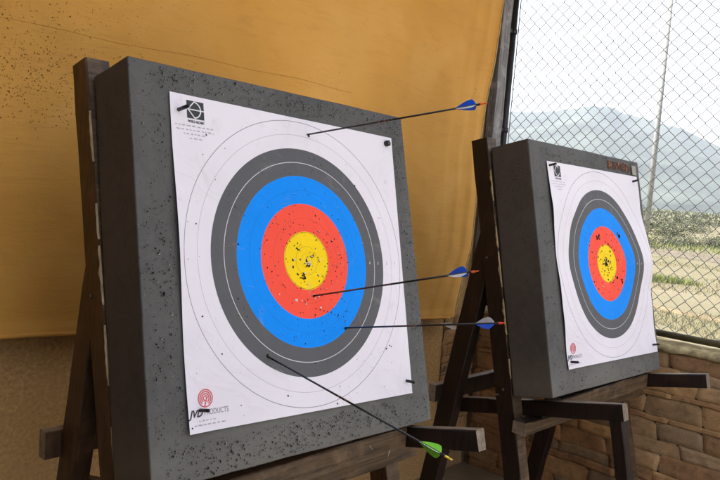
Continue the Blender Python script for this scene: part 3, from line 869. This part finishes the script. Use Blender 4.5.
def sq2(u, v): return -.022 * math.exp(-((v + .22) / .10) ** 2) * ss(.1, .53, u)
root2, bm, pos, sp, tear = paper(MB2, [(-.537, .524), (.524, .527), (.547, -.535), (-.526, -.525)], disp2, 33, 'rippled white paper target face bulging at its right edge, on the block by the fence', sq2)
for _ in range(70):
    a = random.uniform(0, 6.28); r = abs(random.gauss(0, .05)); tear(r * math.cos(a), r * math.sin(a), random.uniform(.003, .0075))
for _ in range(80):
    a = random.uniform(0, 6.28); r = random.uniform(.08, .21); tear(r * math.cos(a), r * math.sin(a), random.uniform(.002, .0065))
for (u, v) in ((-.06, .15), (-.075, .14), (.17, .16), (.175, .15), (.10, -.08), (.15, -.10)):
    for _ in range(3): sp(u + random.uniform(-.01, .01), v + random.uniform(-.01, .01), .008, 1, .0009)
for _ in range(50):
    u, v = random.uniform(-.45, .45), random.uniform(-.45, .45); tear(u, v, random.uniform(.0012, .0035))
finish_paper(root2, bm); prints(root2, pos)

# burnt lettering and a faded card on the far block
bm = new_bm()
def fpos(u, v, lift=0): return Vector((u, -.0055 - lift, v))
for _ in range(46):
    cx, cz = random.uniform(.15, .43), random.uniform(.552, .595)
    speck(bm, lambda a, b: fpos(cx + a, cz + b, .0002), random.uniform(.004, .009), 1)
put_text(bm, 'DEVEN', .150, .549, .066, fpos, 0, lift=.0012, width=.285)
o = obj('burnt_lettering', bm, [M['scorch_dark'], M['scorch']], B2, recalc=False); o['label'] = 'dark letters burnt into an orange stain'
cd = empty('card', MB2, 'small faded card stuck at the upper right corner of the far foam block', 'card')
bm = new_bm(); box(bm, (.466, -.0095, .535), (.522, -.0060, .592)); obj('card_sheet', bm, M['tag'], cd)
bm = new_bm(); box(bm, (.474, -.0103, .545), (.480, -.0094, .583)); obj('card_print', bm, M['ink_grey'], cd)

# ------------------------------------------------------------------ pins
def pin(mat4, u, v, disp, ln, rad, label, tilt=(0, 0), sx=1.0):
    bm = new_bm(); y0 = -disp(u, v)
    pts = [(0, .03, 0), (0, y0, 0), (tilt[0] * ln * .5, y0 - ln * .5, tilt[1] * ln * .5), (tilt[0] * ln, y0 - ln * .93, tilt[1] * ln), (tilt[0] * ln, y0 - ln, tilt[1] * ln)]
    tube(bm, pts, [rad * .6, rad, rad, rad * .95, rad * .4], 10)
    o = obj('pin', bm, M['pin']); o.matrix_world = mat4 @ Matrix.Translation((u, 0, v)); return tag(o, label, 'pin', 'black pins holding the target papers')
pin(MB1, -.505, .476, disp1, .062, .0062, 'black peg through the emblem at the upper left of the near paper', (.0, -.05))
pin(MB1, .482, .487, disp1, .022, .0125, 'fat black plug at the upper right corner of the near paper', (.1, 0))
pin(MB1, -.498, -.452, disp1, .045, .0055, 'black peg under the red emblem of the near paper', (.1, -.02))
pin(MB1, .468, -.480, disp1, .045, .006, 'black peg near the lower right corner of the near paper', (.0, -.15))
pin(MB2, -.515, .503, disp2, .045, .006, 'black peg at the upper left corner of the far paper', (0, .02))
pin(MB2, .455, .492, disp2, .040, .0065, 'black peg at the upper right of the far paper under the faded card', (.1, .1))
pin(MB2, -.495, -.490, disp2, .045, .006, 'black peg below the red emblem of the far paper', (.1, -.05))
pin(MB2, .487, -.490, disp2, .045, .006, 'black peg at the lower right corner of the far paper', (.1, .05))

# ------------------------------------------------------------------ arrows
def arrow(u, v, tip, spin, cols, nockm, label, vis=.74):
    """u, v where it enters the near face; tip = nock end in butt space"""
    a = Vector((u, -disp1(u, v) - .003, v)); b = Vector(tip); d = (b - a).normalized()
    # frame with +Z along the shaft towards the nock
    zx = d; up = Vector((0, 0, 1)); sx = up.cross(zx).normalized(); sy = zx.cross(sx)
    mt = Matrix(((sx.x, sy.x, zx.x, a.x), (sx.y, sy.y, zx.y, a.y), (sx.z, sy.z, zx.z, a.z), (0, 0, 0, 1)))
    ln = (b - a).length
    root = empty('arrow', MB1 @ mt, label, 'arrow', 'arrows stuck in the near target')
    rad = .0031
    bm = new_bm(); tube(bm, [(0, 0, -.055), (0, 0, ln - .022)], rad, 14); obj('shaft', bm, M['carbon'], root)
    bm = new_bm(); tube(bm, [(0, 0, -.085), (0, 0, -.075), (0, 0, -.055)], [.0004, rad * .9, rad * 1.02], 12); obj('point', bm, M['steel'], root)
    bm = new_bm()
    for k in range(9):
        z = ln * .44 + k * .0065; a0 = random.uniform(0, 360)
        rr = rad + .00035
        for q in range(3):
            t0 = a0 + q * 25
            bm.faces.new([bm.verts.new((rr * math.cos(R(t)), rr * math.sin(R(t)), zz)) for t, zz in ((t0, z), (t0 + 25, z), (t0 + 25, z + .0035), (t0, z + .0035))])
    obj('shaft_decal', bm, M['decal'], root, recalc=False)
    zs = ln - .108; vl = .070; vh = .0175
    for k in range(3):
        bm = new_bm(); an = R(spin + 120 * k); ca, sa = math.cos(an), math.sin(an); top = []; bot = []
        n = 16
        for i in range(n + 1):
            t = i / n
            h = vh * (math.sin(min(1, t / .80) * math.pi / 2) ** 1.1) if t < .80 else vh * (1 - ((t - .80) / .20) ** 1.6 * .92)
            z = zs + vl * t; tw = .0010
            for sgn, lst in ((1, top), (-1, bot)):
                th = .00035 * sgn
                ox, oy = -sa * th, ca * th
                lst.append((bm.verts.new((ca * (rad * .9) + ox * 2.2, sa * (rad * .9) + oy * 2.2, z)), bm.verts.new((ca * (rad + h) + ox, sa * (rad + h) + oy, z))))
        for lst in (top, bot):
            for p, q in zip(lst, lst[1:]): bm.faces.new((p[0], q[0], q[1], p[1]))
        for p, q, r_, s_ in zip(top, top[1:], bot, bot[1:]): bm.faces.new((p[1], q[1], s_[1], r_[1]))
        obj('vane', bm, M[cols[k]], root)
    bm = new_bm()
    tube(bm, [(0, 0, ln - .024), (0, 0, ln - .020), (0, 0, ln - .010)], [rad * 1.02, rad * 1.15, rad * .95], 12)
    for s in (-1, 1): tube(bm, [(s * rad * .55, 0, ln - .011), (s * rad * .8, 0, ln - .004), (s * rad * .6, 0, ln + .001)], [rad * .55, rad * .5, rad * .3], 8)
    obj('nock', bm, M[nockm], root)
    bm = new_bm(); tube(bm, [(0, 0, ln - .034), (0, 0, ln - .022)], rad + .0006, 12); obj('nock_collar', bm, M['pin'], root)
    return root
ARR = []
arrow(.0402, .4675, (.1363, -.7207, .4018), 90, ('blue', 'white', 'blue'), 'orange', 'highest arrow, blue and white vanes, stuck in the white ring')
arrow(.0081, -.1265, (-.0055, -.7148, -.1197), 90, ('blue', 'white', 'blue'), 'orange', 'middle arrow with blue and white vanes stuck in the red ring')
arrow(.1553, -.25, (.1088, -.713, -.2759), 110, ('white', 'blue', 'blue'), 'redorange', 'arrow with blue and white vanes and red nock stuck in the blue ring')
arrow(-.221, -.32, (-.2007, -.701, -.6129), 158, ('palegreen', 'green', 'green'), 'yellow', 'drooping arrow with green vanes and yellow nock stuck in the black ring')

# ------------------------------------------------------------------ stands
def stand(mat4, l, T, bz, label, wood, left_leg, seed, rear_z, bar_l, jz, grp='wooden A-frame target stands'):
    """easel built round a butt; x offsets are relative to the butt's left edge l (butt space origin at its centre)"""
    random.seed(seed)
    O = mat4.translation.copy(); xd = (mat4.to_3x3() @ Vector((1, 0, 0))); xd.z = 0; xd.normalize()
    bk = xd.cross(Vector((0, 0, 1))) * -1                       # away from the viewer
    base = Matrix(((xd.x, bk.x, 0, O.x), (xd.y, bk.y, 0, O.y), (0, 0, 1, 0), (0, 0, 0, 1)))
    root = empty('wooden_stand', base, label, 'target stand', grp)
    up3 = mat4.to_3x3() @ Vector((0, 0, 1)); k = up3.dot(bk) / up3.z            # dy/dz of the tilted butt
    pb = mat4 @ Vector((0, T, 0)); y_at0 = (pb - O).dot(bk) - k * pb.z           # back plane y at z=0
    def yb(z, off=0): return y_at0 + k * z + off / math.cos(math.atan(k))
    mats = [wood, M['endgrain_lit_top'], M['wood_front_lit']]  # last slot pales the fronts: weathering plus painted light
    xl = l - .004; xs = {'L': (xl, xl + .082), 'R': (l + 1.195, l + 1.275)}
    ztop = O.z + .61
    g = .0055
    for s, (a, b) in xs.items():
        zt = ztop if s == 'L' else ztop - .16
        xm = (a + b) / 2
        p0 = (xm, yb(GZ, .052 + g), GZ); p1 = (xm, yb(zt, .052 + g), zt)
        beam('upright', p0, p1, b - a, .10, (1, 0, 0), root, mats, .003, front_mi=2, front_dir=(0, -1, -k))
        # rear leg leans back from high on the upright
        q1 = (xm + .003, yb(jz + .1, .062), jz + .1); q0 = (xm + .003, yb(0) + .62 + .105, GZ)
        beam('rear_leg', q0, q1, b - a - .014, .105, (1, 0, 0), root, mats, .003)
    # arms: long boards running past the inner side of each upright, square to the butt
    sl = k                                                     # rises towards the viewer
    zb = (mat4 @ Vector((0, 0, bz))).z; ybf = ((mat4 @ Vector((0, 0, bz))) - O).dot(bk)
    armats = [M['wood'], M['endgrain_lit_top'], M['wood_front_lit']]
    def za(y): return zb - sl * (y - ybf)                       # underside of the butt
    for s, xm in (('L', xs['L'][1] + .030), ('R', xs['R'][0] - .030)):
        ya, yf = .47, ybf - .305
        h = .078
        beam('arm', (xm, ya, za(ya) - .022 - h / 2), (xm, yf, za(yf) - .022 - h / 2), .052, h, (1, 0, 0), root, armats, .0025, front_mi=1, front_dir=(0, 0, 1))  # pale tone on the top face paints skylight falling there
        if s == 'L' and left_leg:
            zt = za(yf) - .022 - h
            beam('front_leg', (xm + .004, yf + .035 - k * (zt - GZ), GZ), (xm + .004, yf + .035, zt + .004), .058, .062, (1, 0, 0), root, mats, .0025)
    # ledge board carrying the butt, and the cross bar under the arms
    x0, x1 = xs['L'][1] + .06, xs['R'][0] - .06
    ym = ybf + .065
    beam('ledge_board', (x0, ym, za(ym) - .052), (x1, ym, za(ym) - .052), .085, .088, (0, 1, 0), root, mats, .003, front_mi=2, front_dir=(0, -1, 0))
    yc = yb(.5) - .055
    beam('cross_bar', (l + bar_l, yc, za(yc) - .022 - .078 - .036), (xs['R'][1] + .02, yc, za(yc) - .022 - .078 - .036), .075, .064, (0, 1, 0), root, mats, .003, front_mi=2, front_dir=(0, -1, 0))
    yr = yb(0) + .62 - (yb(0) + .62 - yb(jz, .12)) * rear_z / jz + .075
    beam('rear_bar', (l - .045, yr, rear_z), (xs['R'][1] + .03, yr, rear_z), .05, .095, (0, 1, 0), root, mats, .003, front_mi=1, front_dir=(0, 0, 1))  # top face paler as well, skylight painted into its colour
    for (yy, zz) in ((yb(.62, .052 + g), .62), (yb(.655, .075 + g), .585), (yb(jz - .03, .075 + g), jz - .03)):
        bm = new_bm(); tube(bm, [(xs['L'][0] - .008, yy, zz), (xs['L'][0] - .004, yy, zz), (xs['L'][0] + .004, yy, zz)], [.0045, .0075, .0075], 8); obj('bolt_head', bm, M['rust'], root)
    # split, light edge along the left upright where the block rubs
    xa = xs['L'][0]
    for (za_, zb_, w_) in ((.92, 1.10, .008), (1.16, 1.34, .009), (1.36, 1.47, .006), (1.60, 1.76, .007), (.70, .80, .005)):
        bm = new_bm(); n = 26; zz0, zz1 = za_ * ztop / 1.92, zb_ * ztop / 1.92; rows = []
        for i in range(n + 1):
            z = zz0 + (zz1 - zz0) * i / n; ww = w_ * (max(0, math.sin(math.pi * i / n)) ** .5) * max(.08, .7 + 1.3 * noise.noise(Vector((z * 30, seed, 0))))
            yy = yb(z, g)
            rows.append((bm.verts.new((xa - .0030, yy + ww * 1.1, z)), bm.verts.new((xa - .0040 - ww * .2, yy - .002, z)), bm.verts.new((xa + .002, yy - .003, z))))
        for p, q in zip(rows, rows[1:]):
            for c in range(2): bm.faces.new((p[c], q[c], q[c + 1], p[c + 1]))
        obj('split_edge', bm, M['pale_wood'], root)
    return root
S1 = stand(MB1, -.6666, .2144, -.6564, 'brown wooden easel carrying the near target block', M['wood_brown'], False, 3, .63, -.05, 1.20)
S2 = stand(MB2, -.6842, .2206, -.6440, 'nearly black wooden easel carrying the target block by the fence', M['wood'], True, 8, .50, -.055, 1.30)

# splinters caught under the near block
for (p, q, lb) in (((.235, -.135, .628), (.262, -.150, .598), 'pale splinter sticking out below the near target block'), ((.36, -.15, .575), (.345, -.155, .545), 'thin pale splinter hanging by the leg under the near block')):
    bm = new_bm(); tube(bm, [p, [(a + b) / 2 + .002 for a, b in zip(p, q)], q], [.0022, .0018, .0005], 6)
    o = obj('splinter', bm, M['pale_wood']); tag(o, lb, 'splinter')
